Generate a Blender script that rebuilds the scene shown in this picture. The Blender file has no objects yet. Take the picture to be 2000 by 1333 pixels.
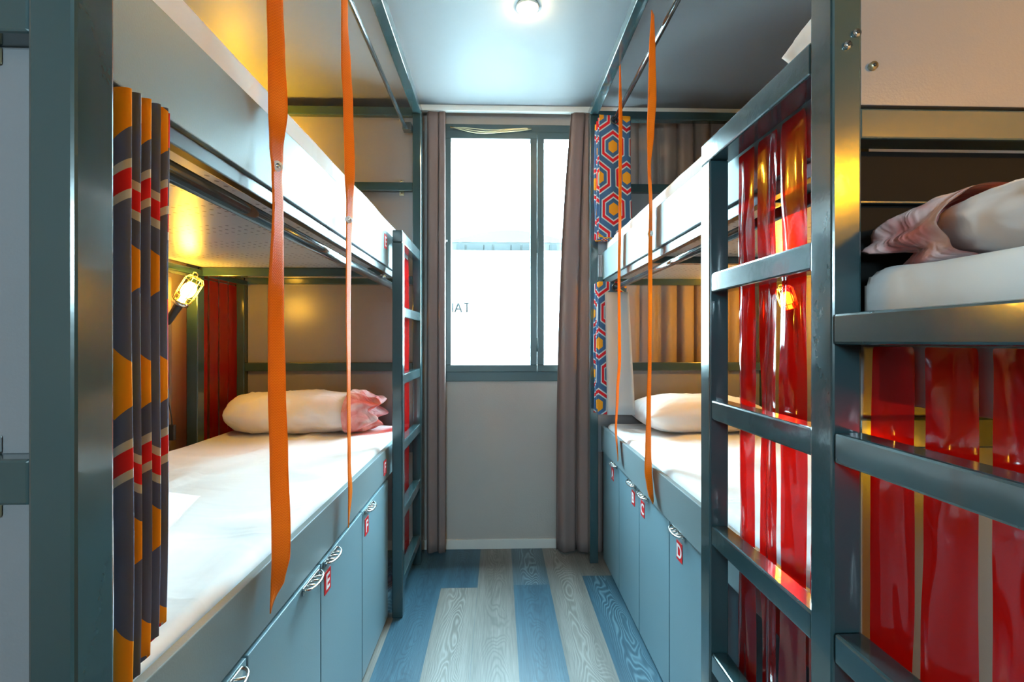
import bpy, bmesh, math, random
from math import sin, cos, pi, radians
from mathutils import Vector, Matrix, noise

SC = bpy.context.scene
COL = SC.collection
EYE = 1.19                      # camera height; Z(r) turns a height relative to the eye into a real one
def Z(r): return EYE + r

# ------------------------------------------------------------------ camera, world, light, exposure
cd = bpy.data.cameras.new('camera')
cam = bpy.data.objects.new('camera', cd); COL.objects.link(cam)
cd.sensor_width = 36.0
cd.lens = 930 * 36.0 / 2000
cd.clip_start = 0.02; cd.clip_end = 200
cam.location = (0, 0, EYE)
cam.rotation_euler = (radians(90), 0, -math.atan(27 / 930))
SC.camera = cam
SC.view_settings.view_transform = 'Standard'
SC.view_settings.look = 'None'
SC.view_settings.gamma = 1
SC.view_settings.use_curve_mapping = False
SC.view_settings.exposure = 1.15

w = bpy.data.worlds.new('sky'); SC.world = w
w.use_nodes = True
bg = w.node_tree.nodes['Background']
bg.inputs['Color'].default_value = (0.56, 0.87, 1.0, 1)
bg.inputs['Strength'].default_value = 43.0

def portal(name, loc, rot, sx, sy):
    l = bpy.data.lights.new(name, 'AREA'); l.shape = 'RECTANGLE'; l.size = sx; l.size_y = sy
    l.cycles.is_portal = True
    o = bpy.data.objects.new(name, l); COL.objects.link(o)
    o.location = loc; o.rotation_euler = rot
portal('window_daylight', (0.44, 2.86, Z(0.5)), (radians(-90), 0, 0), 1.55, 1.5)
portal('rear_fill_daylight', (-.2, -2.12, Z(0.45)), (radians(90), 0, 0), .5, .42)  # portal of the unseen opening behind the camera, added for cool fill

BULB = 120.0          # emission of the caged bulbs

# ------------------------------------------------------------------ materials
def nt(name):
    m = bpy.data.materials.new(name); m.use_nodes = True
    t = m.node_tree; b = t.nodes['Principled BSDF']
    return m, t, b
def N(t, kind, **kw):
    n = t.nodes.new(kind)
    for k, v in kw.items(): setattr(n, k, v)
    return n
def link(t, a, b): t.links.new(a, b)
def M_(t, op, a, b=None, c=None, clamp=False):
    n = t.nodes.new('ShaderNodeMath'); n.operation = op; n.use_clamp = clamp
    for i, v in enumerate((a, b, c)):
        if v is None: continue
        if isinstance(v, (int, float)): n.inputs[i].default_value = v
        else: t.links.new(v, n.inputs[i])
    return n.outputs[0]
def mixc(t, fac, a, b):
    n = t.nodes.new('ShaderNodeMix'); n.data_type = 'RGBA'
    for s, v in ((n.inputs[0], fac), (n.inputs[6], a), (n.inputs[7], b)):
        if hasattr(v, 'is_linked'): t.links.new(v, s)
        elif isinstance(v, (int, float)): s.default_value = v
        else: s.default_value = (*v, 1)
    return n.outputs[2]

def plain(name, col, rough=.5, metal=0, coat=0, var=.06, bump=0, bscale=60, spec=.5, vscale=6):
    m, t, b = nt(name)
    tc = N(t, 'ShaderNodeTexCoord')
    no = N(t, 'ShaderNodeTexNoise'); no.inputs['Scale'].default_value = vscale; no.inputs['Detail'].default_value = 4
    link(t, tc.outputs['Object'], no.inputs['Vector'])
    lo = tuple(c * (1 - var) for c in col); hi = tuple(min(1, c * (1 + var)) for c in col)
    link(t, mixc(t, no.outputs['Fac'], lo, hi), b.inputs['Base Color'])
    b.inputs['Roughness'].default_value = rough
    b.inputs['Metallic'].default_value = metal
    b.inputs['Coat Weight'].default_value = coat
    b.inputs['Coat Roughness'].default_value = .08
    b.inputs['Specular IOR Level'].default_value = spec
    if bump:
        n2 = N(t, 'ShaderNodeTexNoise'); n2.inputs['Scale'].default_value = bscale; n2.inputs['Detail'].default_value = 3
        link(t, tc.outputs['Object'], n2.inputs['Vector'])
        bp = N(t, 'ShaderNodeBump'); bp.inputs['Strength'].default_value = bump; bp.inputs['Distance'].default_value = .01
        link(t, n2.outputs['Fac'], bp.inputs['Height']); link(t, bp.outputs['Normal'], b.inputs['Normal'])
        link(t, bp.outputs['Normal'], b.inputs['Coat Normal'])
    return m

MAT = {}
MAT['steel'] = plain('dark_steel_paint', (.023, .055, .062), .20, 0, .8, .12, .025, 30)
MAT['steel_dark'] = plain('black_steel_paint', (.03, .032, .033), .3, 0, .4, .1)
MAT['panel'] = plain('grey_laminate_panel', (.21, .205, .215), .27, 0, 0, .03, .05, 300)
MAT['board'] = plain('grey_bed_board', (.175, .235, .255), .40, 0, 0, .03, .04, 300)
MAT['locker'] = plain('blue_grey_locker', (.18, .30, .355), .36, 0, 0, .03, .04, 300)
MAT['chrome'] = plain('chrome', (.75, .78, .78), .16, 1, 0, .02)
MAT['brass'] = plain('brassy_zinc', (.6, .52, .33), .3, 1, 0, .05)
MAT['rod'] = plain('dark_chrome_rod', (.10, .12, .125), .16, .7, .5, .05)
MAT['wall'] = plain('painted_wall', (.44, .39, .355), .75, 0, 0, .03, .08, 120)
MAT['ceiling'] = plain('satin_ceiling', (.20, .215, .24), .50, 0, 0, .04, .03, 8, spec=.22, vscale=2)
MAT['trim'] = plain('white_trim', (.66, .62, .58), .5, 0, 0, .03)
MAT['winframe'] = plain('window_frame_paint', (.055, .095, .10), .35, 0, .3, .05)
MAT['white'] = plain('white_paint', (.8, .8, .78), .45, 0, 0, .02)
MAT['black'] = plain('black_rubber', (.02, .022, .024), .4, 0, 0, .05)
MAT['void'] = plain('painted_shade_black', (.005, .005, .005), .7, spec=.15)  # near-black colour standing in for shade at the near bed end
MAT['red'] = plain('label_red', (.72, .012, .015), .45, 0, 0, .02)
MAT['letter'] = plain('label_white', (.85, .85, .85), .5, 0, 0, .02)
MAT['mauve'] = plain('mauve_drape', (.235, .165, .150), .72, 0, 0, .08, .1, 500, spec=.3)
MAT['taupe'] = plain('taupe_drape', (.27, .205, .175), .62, 0, 0, .08, .1, 500, spec=.4)
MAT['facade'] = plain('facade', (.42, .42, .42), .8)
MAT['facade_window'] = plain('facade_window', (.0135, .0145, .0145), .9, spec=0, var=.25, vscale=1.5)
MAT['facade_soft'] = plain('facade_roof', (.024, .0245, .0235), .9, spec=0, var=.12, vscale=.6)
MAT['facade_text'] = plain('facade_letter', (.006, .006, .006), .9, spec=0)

# sheets
def fabric(name, col, pink=None, wr=.5, scale=5):
    m, t, b = nt(name)
    tc = N(t, 'ShaderNodeTexCoord')
    mp = N(t, 'ShaderNodeMapping'); mp.inputs['Rotation'].default_value = (0, 0, .6); mp.inputs['Scale'].default_value = (1, 2.6, 1.3)
    link(t, tc.outputs['Object'], mp.inputs['Vector'])
    n1 = N(t, 'ShaderNodeTexNoise'); n1.inputs['Scale'].default_value = scale; n1.inputs['Detail'].default_value = 2.5; n1.inputs['Distortion'].default_value = 1.0
    link(t, mp.outputs[0], n1.inputs['Vector'])
    bp = N(t, 'ShaderNodeBump'); bp.inputs['Strength'].default_value = wr; bp.inputs['Distance'].default_value = .03
    link(t, n1.outputs['Fac'], bp.inputs['Height']); link(t, bp.outputs['Normal'], b.inputs['Normal'])
    b.inputs['Roughness'].default_value = .8
    b.inputs['Specular IOR Level'].default_value = .2
    b.inputs['Sheen Weight'].default_value = .15
    if pink:
        n2 = N(t, 'ShaderNodeTexNoise'); n2.inputs['Scale'].default_value = 7; n2.inputs['Distortion'].default_value = 2
        link(t, tc.outputs['Object'], n2.inputs['Vector'])
        f = M_(t, 'MULTIPLY', M_(t, 'SUBTRACT', n2.outputs['Fac'], .38), 5, clamp=True)
        link(t, mixc(t, f, col, pink), b.inputs['Base Color'])
    else:
        b.inputs['Base Color'].default_value = (*col, 1)
    return m
MAT['sheet'] = fabric('white_sheet', (.84, .86, .88), wr=.22, scale=3.0)
MAT['pillow'] = fabric('white_pillowcase', (.86, .83, .83), wr=.42, scale=4)
MAT['pink'] = fabric('pink_pillowcase', (.72, .50, .48), (.66, .22, .20), wr=.8, scale=9)

# webbing straps
def webbing():
    m, t, b = nt('orange_webbing')
    uv = N(t, 'ShaderNodeUVMap'); sx = N(t, 'ShaderNodeSeparateXYZ'); link(t, uv.outputs[0], sx.inputs[0])
    h = M_(t, 'SINE', M_(t, 'ADD', M_(t, 'MULTIPLY', sx.outputs[1], 1500), M_(t, 'MULTIPLY', M_(t, 'ABSOLUTE', M_(t, 'SUBTRACT', M_(t, 'FRACT', M_(t, 'MULTIPLY', sx.outputs[0], 6)), .5)), 9)))
    edge = M_(t, 'GREATER_THAN', M_(t, 'ABSOLUTE', M_(t, 'SUBTRACT', sx.outputs[0], .5)), .43)
    c = mixc(t, M_(t, 'MULTIPLY_ADD', h, .5, .5), (.80, .15, .006), (.95, .28, .015))
    c2 = mixc(t, edge, c, (.88, .19, .008))
    link(t, c2, b.inputs['Base Color'])
    b.inputs['Roughness'].default_value = .5
    b.inputs['Specular IOR Level'].default_value = .25
    bp = N(t, 'ShaderNodeBump'); bp.inputs['Strength'].default_value = .4; bp.inputs['Distance'].default_value = .001
    link(t, h, bp.inputs['Height']); link(t, bp.outputs['Normal'], b.inputs['Normal'])
    tl = N(t, 'ShaderNodeBsdfTranslucent'); tl.inputs[0].default_value = (1, .42, .02, 1)
    mx = N(t, 'ShaderNodeMixShader'); mx.inputs[0].default_value = .3
    link(t, b.outputs[0], mx.inputs[1]); link(t, tl.outputs[0], mx.inputs[2]); link(t, mx.outputs[0], t.nodes['Material Output'].inputs[0])
    return m
MAT['webbing'] = webbing()

# translucent red vinyl
def vinyl():
    m, t, b = nt('red_vinyl')
    t.nodes.remove(b)
    out = t.nodes['Material Output']
    tr = N(t, 'ShaderNodeBsdfTransparent'); tr.inputs[0].default_value = (1, .012, .008, 1)
    tl = N(t, 'ShaderNodeBsdfTranslucent'); tl.inputs[0].default_value = (.75, .008, .006, 1)
    df = N(t, 'ShaderNodeBsdfDiffuse'); df.inputs[0].default_value = (.60, .007, .008, 1)
    gl = N(t, 'ShaderNodeBsdfGlossy'); gl.inputs[0].default_value = (1, 1, 1, 1); gl.inputs[1].default_value = .07
    m1 = N(t, 'ShaderNodeMixShader'); m1.inputs[0].default_value = .5; link(t, tl.outputs[0], m1.inputs[1]); link(t, df.outputs[0], m1.inputs[2])
    m2 = N(t, 'ShaderNodeMixShader'); m2.inputs[0].default_value = .56; link(t, tr.outputs[0], m2.inputs[1]); link(t, m1.outputs[0], m2.inputs[2])
    lw = N(t, 'ShaderNodeLayerWeight'); lw.inputs[0].default_value = .5
    fr = M_(t, 'MULTIPLY_ADD', M_(t, 'POWER', lw.outputs['Facing'], 4.5), .85, .05, clamp=True)
    m3 = N(t, 'ShaderNodeMixShader'); link(t, fr, m3.inputs[0]); link(t, m2.outputs[0], m3.inputs[1]); link(t, gl.outputs[0], m3.inputs[2])
    link(t, m3.outputs[0], out.inputs[0])
    return m
MAT['vinyl'] = vinyl()

# window glass: thin sheet
def glass():
    m, t, b = nt('window_glass'); t.nodes.remove(b)
    out = t.nodes['Material Output']
    tr = N(t, 'ShaderNodeBsdfTransparent'); tr.inputs[0].default_value = (.96, .98, .98, 1)
    gl = N(t, 'ShaderNodeBsdfGlossy'); gl.inputs[1].default_value = .03
    mx = N(t, 'ShaderNodeMixShader'); mx.inputs[0].default_value = .05
    link(t, tr.outputs[0], mx.inputs[1]); link(t, gl.outputs[0], mx.inputs[2]); link(t, mx.outputs[0], out.inputs[0])
    return m
MAT['glass'] = glass()

def emit(name, col, s):
    m, t, b = nt(name); t.nodes.remove(b)
    e = N(t, 'ShaderNodeEmission'); e.inputs[0].default_value = (*col, 1); e.inputs[1].default_value = s
    link(t, e.outputs[0], t.nodes['Material Output'].inputs[0])
    return m
MAT['bulb'] = emit('glowing_bulb', (1, .50, .04), BULB * .9)
MAT['bulb_low'] = emit('glowing_bulb_low', (1, .50, .01), BULB * 1.1)
MAT['bulb_dim'] = emit('glowing_bulb_dim', (1, .43, .003), BULB * 4.6)
MAT['bulb_bright'] = emit('glowing_bulb_bright', (1, .50, .03), BULB * 3.2)
MAT['bulb_right'] = emit('glowing_bulb_right', (1, .46, .03), BULB * 2.0)
MAT['downlight'] = emit('glowing_downlight', (1, .66, .25), 160)

# hexagon patterned cloth, UV in metres
def hexcloth(name, cell=.14, celly=.19, navy=(.045, .07, .14)):
    m, t, b = nt(name)
    uv = N(t, 'ShaderNodeUVMap'); sx = N(t, 'ShaderNodeSeparateXYZ'); link(t, uv.outputs[0], sx.inputs[0])
    x = M_(t, 'DIVIDE', sx.outputs[0], cell); y = M_(t, 'DIVIDE', sx.outputs[1], celly)
    R3 = 1.7320508
    def loc(v, s, off): return M_(t, 'SUBTRACT', M_(t, 'FLOORED_MODULO', M_(t, 'ADD', v, off), s), s / 2)
    ax, ay = loc(x, 1.0, 0), loc(y, R3, 0)
    bx, by = loc(x, 1.0, .5), loc(y, R3, R3 / 2)
    def hd(px, py):
        px = M_(t, 'ABSOLUTE', px); py = M_(t, 'ABSOLUTE', py)
        return M_(t, 'MAXIMUM', px, M_(t, 'ADD', M_(t, 'MULTIPLY', px, .5), M_(t, 'MULTIPLY', py, R3 / 2)))
    d = M_(t, 'MINIMUM', hd(ax, ay), hd(bx, by))
    n = N(t, 'ShaderNodeValToRGB'); cr = n.color_ramp; cr.interpolation = 'CONSTANT'
    gold, white, red = (.75, .30, .012), (.50, .56, .56), (.62, .012, .02)
    stops = [(0, gold), (.16, navy), (.265, white), (.30, red), (.385, white), (.42, navy)]
    cr.elements[0].position = 0; cr.elements[0].color = (*gold, 1)
    cr.elements[1].position = .16; cr.elements[1].color = (*navy, 1)
    for p, c in stops[2:]:
        e = cr.elements.new(p); e.color = (*c, 1)
    link(t, d, n.inputs[0])
    link(t, n.outputs[0], b.inputs['Base Color'])
    b.inputs['Roughness'].default_value = .75
    b.inputs['Specular IOR Level'].default_value = .25
    return m
def zigzag_cloth(P=.332, c=.0725):
    m, t, b = nt('navy_hexagon_zigzag_cloth')
    uv = N(t, 'ShaderNodeUVMap'); sx = N(t, 'ShaderNodeSeparateXYZ'); link(t, uv.outputs[0], sx.inputs[0])
    U, V = sx.outputs[0], sx.outputs[1]
    col = M_(t, 'FLOOR', M_(t, 'DIVIDE', U, c)); par = M_(t, 'FLOORED_MODULO', col, 2)
    x = M_(t, 'SUBTRACT', M_(t, 'SUBTRACT', U, M_(t, 'MULTIPLY', col, c)), c / 2)
    ax = M_(t, 'ABSOLUTE', x)
    def wrapy(o): return M_(t, 'SUBTRACT', M_(t, 'FLOORED_MODULO', M_(t, 'ADD', V, o), P), P / 2)
    gy = M_(t, 'ABSOLUTE', M_(t, 'SUBTRACT', M_(t, 'FLOORED_MODULO', M_(t, 'ADD', M_(t, 'ADD', V, .183), M_(t, 'MULTIPLY', par, .193)), P), P / 2))
    gold = M_(t, 'LESS_THAN', M_(t, 'MAXIMUM', ax, M_(t, 'ADD', M_(t, 'MULTIPLY', ax, .5), M_(t, 'MULTIPLY', gy, .62))), .0265)
    zz = M_(t, 'MULTIPLY', x, M_(t, 'MULTIPLY_ADD', par, -1.1, .55))
    sy = M_(t, 'ABSOLUTE', M_(t, 'ADD', wrapy(.282), zz))
    white = M_(t, 'LESS_THAN', sy, .0235); red = M_(t, 'LESS_THAN', sy, .0125)
    vy = M_(t, 'GREATER_THAN', M_(t, 'ABSOLUTE', wrapy(.116)), .04)
    vw = M_(t, 'MULTIPLY', M_(t, 'GREATER_THAN', ax, c / 2 - .011), M_(t, 'LESS_THAN', M_(t, 'ABSOLUTE', wrapy(.136)), .062))
    vr = M_(t, 'MULTIPLY', vw, M_(t, 'GREATER_THAN', ax, c / 2 - .006))
    k = mixc(t, vw, (.085, .115, .20), (.50, .55, .52)); k = mixc(t, vr, k, (.60, .014, .02))
    k = mixc(t, white, k, (.46, .50, .47)); k = mixc(t, red, k, (.60, .014, .02)); k = mixc(t, gold, k, (.78, .31, .008))
    link(t, k, b.inputs['Base Color']); b.inputs['Roughness'].default_value = .75; b.inputs['Specular IOR Level'].default_value = .3
    return m
MAT['hex'] = zigzag_cloth()
MAT['hex_small'] = hexcloth('hexagon_curtain_cloth_right', .142, .180, navy=(.05, .12, .24))
MAT['lining'] = plain('grey_lining', (.42, .42, .43), .8, var=.05)

# floor: per plank attribute, cathedral grain
def floor_mat():
    m, t, b = nt('oak_vinyl_planks')
    at = N(t, 'ShaderNodeAttribute'); at.attribute_name = 'tone'
    sp = N(t, 'ShaderNodeSeparateColor'); link(t, at.outputs['Color'], sp.inputs[0])
    tc = N(t, 'ShaderNodeTexCoord'); sx = N(t, 'ShaderNodeSeparateXYZ'); link(t, tc.outputs['Object'], sx.inputs[0])
    cx = M_(t, 'SUBTRACT', sx.outputs[0], sp.outputs[2])           # b channel: plank centre
    off = M_(t, 'MULTIPLY', sp.outputs[1], 37)
    cb = N(t, 'ShaderNodeCombineXYZ')
    link(t, M_(t, 'MULTIPLY', cx, 1.0), cb.inputs[0]); link(t, M_(t, 'ADD', M_(t, 'MULTIPLY', sx.outputs[1], .30), off), cb.inputs[1]); link(t, off, cb.inputs[2])
    n1 = N(t, 'ShaderNodeTexNoise'); n1.inputs['Scale'].default_value = 11; n1.inputs['Detail'].default_value = 1.5
    link(t, cb.outputs[0], n1.inputs['Vector'])
    # cathedral field: distance from a wandering heart line, plus y ramp
    heart = M_(t, 'ABSOLUTE', M_(t, 'ADD', cx, M_(t, 'MULTIPLY', M_(t, 'SUBTRACT', n1.outputs['Fac'], .5), .06)))
    inv = M_(t, 'POWER', M_(t, 'SUBTRACT', 1, M_(t, 'MULTIPLY', heart, 13, clamp=True), clamp=True), 1.0)
    fld = M_(t, 'ADD', M_(t, 'MULTIPLY', M_(t, 'POWER', M_(t, 'MULTIPLY', heart, 16), 2), 9),
             M_(t, 'ADD', M_(t, 'MULTIPLY', sx.outputs[1], 16), M_(t, 'MULTIPLY', n1.outputs['Fac'], 34)))
    ring = M_(t, 'POWER', M_(t, 'MULTIPLY_ADD', M_(t, 'SINE', M_(t, 'MULTIPLY', fld, 3.2)), .5, .5), 2.2)
    ring = M_(t, 'MULTIPLY', ring, M_(t, 'MULTIPLY', inv, 1.5, clamp=True))
    # fine fibres
    cb2 = N(t, 'ShaderNodeCombineXYZ'); link(t, M_(t, 'MULTIPLY', sx.outputs[0], 260), cb2.inputs[0]); link(t, M_(t, 'MULTIPLY', sx.outputs[1], 9), cb2.inputs[1]); link(t, off, cb2.inputs[2])
    n2 = N(t, 'ShaderNodeTexNoise'); n2.inputs['Scale'].default_value = 1; n2.inputs['Detail'].default_value = 3
    link(t, cb2.outputs[0], n2.inputs['Vector'])
    cb3 = N(t, 'ShaderNodeCombineXYZ'); link(t, M_(t, 'MULTIPLY', sx.outputs[0], 22), cb3.inputs[0]); link(t, M_(t, 'MULTIPLY', sx.outputs[1], 1.5), cb3.inputs[1]); link(t, off, cb3.inputs[2])
    n3 = N(t, 'ShaderNodeTexNoise'); n3.inputs['Scale'].default_value = 1; n3.inputs['Detail'].default_value = 3
    link(t, cb3.outputs[0], n3.inputs['Vector'])
    grey = mixc(t, n3.outputs['Fac'], (.10, .092, .082), (.26, .245, .225))
    blue = mixc(t, n3.outputs['Fac'], (.014, .05, .08), (.05, .13, .185))
    base = mixc(t, sp.outputs[0], grey, blue)
    fib = M_(t, 'MULTIPLY_ADD', n2.outputs['Fac'], .9, .55)
    v = N(t, 'ShaderNodeVectorMath', operation='SCALE'); link(t, base, v.inputs[0]); link(t, fib, v.inputs[3])
    light = mixc(t, sp.outputs[0], (.36, .34, .32), (.18, .31, .37))
    dark = mixc(t, sp.outputs[0], (.10, .095, .085), (.015, .05, .08))
    rc = mixc(t, M_(t, 'GREATER_THAN', M_(t, 'FRACT', M_(t, 'MULTIPLY', sp.outputs[1], 7)), .5), dark, light)
    fin = mixc(t, M_(t, 'MULTIPLY', ring, .62), v.outputs[0], rc)
    link(t, fin, b.inputs['Base Color'])
    b.inputs['Roughness'].default_value = .42
    bp = N(t, 'ShaderNodeBump'); bp.inputs['Strength'].default_value = .25; bp.inputs['Distance'].default_value = .002
    link(t, n2.outputs['Fac'], bp.inputs['Height']); link(t, bp.outputs['Normal'], b.inputs['Normal'])
    return m
MAT['floor'] = floor_mat()

# slab underside with rows of small perforations
def perforated():
    m, t, b = nt('perforated_base_panel')
    tc = N(t, 'ShaderNodeTexCoord'); sx = N(t, 'ShaderNodeSeparateXYZ'); link(t, tc.outputs['Object'], sx.inputs[0])
    fx = M_(t, 'SUBTRACT', M_(t, 'FRACT', M_(t, 'MULTIPLY', sx.outputs[0], 36)), .5)
    yy = M_(t, 'ADD', M_(t, 'MULTIPLY', sx.outputs[1], 30), M_(t, 'MULTIPLY', M_(t, 'FLOOR', M_(t, 'MULTIPLY', sx.outputs[0], 36)), .5))
    fy = M_(t, 'SUBTRACT', M_(t, 'FRACT', yy), .5)
    d = M_(t, 'SQRT', M_(t, 'ADD', M_(t, 'MULTIPLY', fx, fx), M_(t, 'MULTIPLY', fy, fy)))
    band = M_(t, 'GREATER_THAN', M_(t, 'FRACT', M_(t, 'MULTIPLY', sx.outputs[1], 4.6)), .45)
    hole = M_(t, 'MULTIPLY', M_(t, 'LESS_THAN', d, .17), band)
    link(t, mixc(t, hole, (.33, .34, .35), (.03, .03, .03)), b.inputs['Base Color'])
    b.inputs['Roughness'].default_value = .30
    return m
MAT['perforated'] = perforated()

# ------------------------------------------------------------------ mesh helpers (heights relative to the eye)
def box(bm, x0, x1, y0, y1, z0, z1, bev=.0025, mat=0, seg=2):
    vs = [bm.verts.new((x, y, Z(z))) for x in (x0, x1) for y in (y0, y1) for z in (z0, z1)]
    fs = [(0, 1, 3, 2), (4, 6, 7, 5), (0, 4, 5, 1), (2, 3, 7, 6), (0, 2, 6, 4), (1, 5, 7, 3)]
    faces = [bm.faces.new([vs[i] for i in f]) for f in fs]
    for f in faces: f.material_index = mat
    bmesh.ops.recalc_face_normals(bm, faces=faces)
    if bev:
        es = list({e for f in faces for e in f.edges})
        r = bmesh.ops.bevel(bm, geom=es, offset=bev, segments=seg, affect='EDGES', profile=.5)
        for f in r['faces']: f.material_index = mat
    return bm

def tube(bm, pts, r, seg=12, mat=0, closed=False):
    pts = [Vector(p) for p in pts]
    rs = r if isinstance(r, (list, tuple)) else [r] * len(pts)
    rings = []
    n = len(pts)
    up = None
    for i, p in enumerate(pts):
        if closed: d = pts[(i + 1) % n] - pts[i - 1]
        else: d = pts[min(i + 1, n - 1)] - pts[max(i - 1, 0)]
        d.normalize()
        if up is None:
            up = Vector((0, 0, 1)) if abs(d.z) < .9 else Vector((1, 0, 0))
        a = d.cross(up).normalized(); b = a.cross(d).normalized(); up = b
        rings.append([bm.verts.new(p + (a * cos(2 * pi * k / seg) + b * sin(2 * pi * k / seg)) * rs[i]) for k in range(seg)])
    m = n if closed else n - 1
    fs = []
    for i in range(m):
        A, B = rings[i], rings[(i + 1) % n]
        for k in range(seg):
            fs.append(bm.faces.new((A[k], A[(k + 1) % seg], B[(k + 1) % seg], B[k])))
    if not closed:
        fs.append(bm.faces.new(rings[0][::-1])); fs.append(bm.faces.new(rings[-1]))
    for f in fs: f.material_index = mat; f.smooth = True
    bmesh.ops.recalc_face_normals(bm, faces=fs)
    return bm

def P(x, y, z): return Vector((x, y, Z(z)))

def root_loc(o):
    v = Vector((0, 0, 0))
    while o is not None:
        v += o.location; o = o.parent
    return v

def mk(name, bm, mat, parent=None, smooth=False, label=None):
    me = bpy.data.meshes.new(name)
    mats = mat if isinstance(mat, (list, tuple)) else [mat]
    for k in mats: me.materials.append(MAT[k])
    o = bpy.data.objects.new(name, me); COL.objects.link(o)
    if parent is not None:
        base = root_loc(parent); o.parent = parent
        bmesh.ops.translate(bm, verts=bm.verts, vec=-base)
    else:
        xs = [v.co for v in bm.verts]
        base = Vector(((min(c.x for c in xs) + max(c.x for c in xs)) / 2, (min(c.y for c in xs) + max(c.y for c in xs)) / 2, min(c.z for c in xs)))
        bmesh.ops.translate(bm, verts=bm.verts, vec=-base); o.location = base
    if smooth:
        for f in bm.faces: f.smooth = True
    bm.to_mesh(me); bm.free()
    if label: o['label'] = label
    return o

def tag(o, label, cat, group=None, kind=None):
    if label: o['label'] = label
    if cat: o['category'] = cat
    if group: o['group'] = group
    if kind: o['kind'] = kind
    return o

def thing(name, loc, label, cat, group=None):
    o = bpy.data.objects.new(name, None); COL.objects.link(o)
    o.location = loc; o.empty_display_size = .1
    return tag(o, label, cat, group)

def B(*a, **k):
    return box(bmesh.new(), *a, **k)

def struct(name, bm, mat, parent=None, smooth=False):
    o = mk(name, bm, mat, parent, smooth)
    if parent is None: o['kind'] = 'structure'
    return o

def grid_sheet(name, fn, nu, nv, mat, parent=None, uvfn=None, solid=.002, label=None, subd=0):
    bm = bmesh.new(); uvl = bm.loops.layers.uv.new('UVMap')
    V = [[bm.verts.new(fn(i / nu, j / nv)) for j in range(nv + 1)] for i in range(nu + 1)]
    if uvfn == 'arc':
        L = [0]
        jm = nv // 2
        for i in range(nu): L.append(L[-1] + (V[i + 1][jm].co - V[i][jm].co).length)
        top = V[0][nv].co.z
        UV = lambda i, j: (L[i], V[i][j].co.z - top)
    elif uvfn: UV = lambda i, j: uvfn(i / nu, j / nv)
    else: UV = lambda i, j: (i / nu, j / nv)
    for i in range(nu):
        for j in range(nv):
            f = bm.faces.new((V[i][j], V[i + 1][j], V[i + 1][j + 1], V[i][j + 1])); f.smooth = True
            for lp, (a, b) in zip(f.loops, ((i, j), (i + 1, j), (i + 1, j + 1), (i, j + 1))): lp[uvl].uv = UV(a, b)
    o = mk(name, bm, mat, parent, True, label)
    if solid:
        s = o.modifiers.new('solid', 'SOLIDIFY'); s.thickness = solid; s.offset = 0
    return o

_letters = {}
def letter_mesh(ch, size=1.0, bold=.018):
    cu = bpy.data.curves.new('letter', 'FONT'); cu.body = ch; cu.size = size; cu.offset = bold * size; cu.extrude = .001
    cu.align_x = 'CENTER'; cu.align_y = 'CENTER'
    o = bpy.data.objects.new('letter_tmp', cu); COL.objects.link(o)
    dg = bpy.context.evaluated_depsgraph_get(); dg.update()
    me = bpy.data.meshes.new_from_object(o.evaluated_get(dg))
    bpy.data.objects.remove(o)
    return me

def letter_plate(ch, x, y, z, side, parent, w=.050, h=.062):
    """red square with a white letter; side +1 faces +x (left bunk), -1 faces -x"""
    bm = bmesh.new()
    t = .0015
    xa, xb = (x, x + t) if side > 0 else (x - t, x)
    box(bm, xa, xb, y - w / 2, y + w / 2, z - h / 2, z + h / 2, .0005)
    me = letter_mesh(ch, .058)
    b2 = bmesh.new(); b2.from_mesh(me)
    co = [v.co for v in b2.verts]
    cx = (min(c.x for c in co) + max(c.x for c in co)) / 2; cy = (min(c.y for c in co) + max(c.y for c in co)) / 2
    vm = {}
    for v in b2.verts:
        u, q = v.co.x - cx, v.co.y - cy
        vm[v] = bm.verts.new((x + side * (t + .0004 + v.co.z * .3), y + side * u, Z(z) + q))
    nf = []
    for f in b2.faces:
        try:
            g = bm.faces.new([vm[v] for v in f.verts]); g.material_index = 1; nf.append(g)
        except ValueError: pass
    bmesh.ops.recalc_face_normals(bm, faces=nf)
    b2.free(); bpy.data.meshes.remove(me)
    return mk('letter_plate', bm, ['red', 'letter'], parent, label='red square sign with a white letter %s' % ch)

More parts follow.
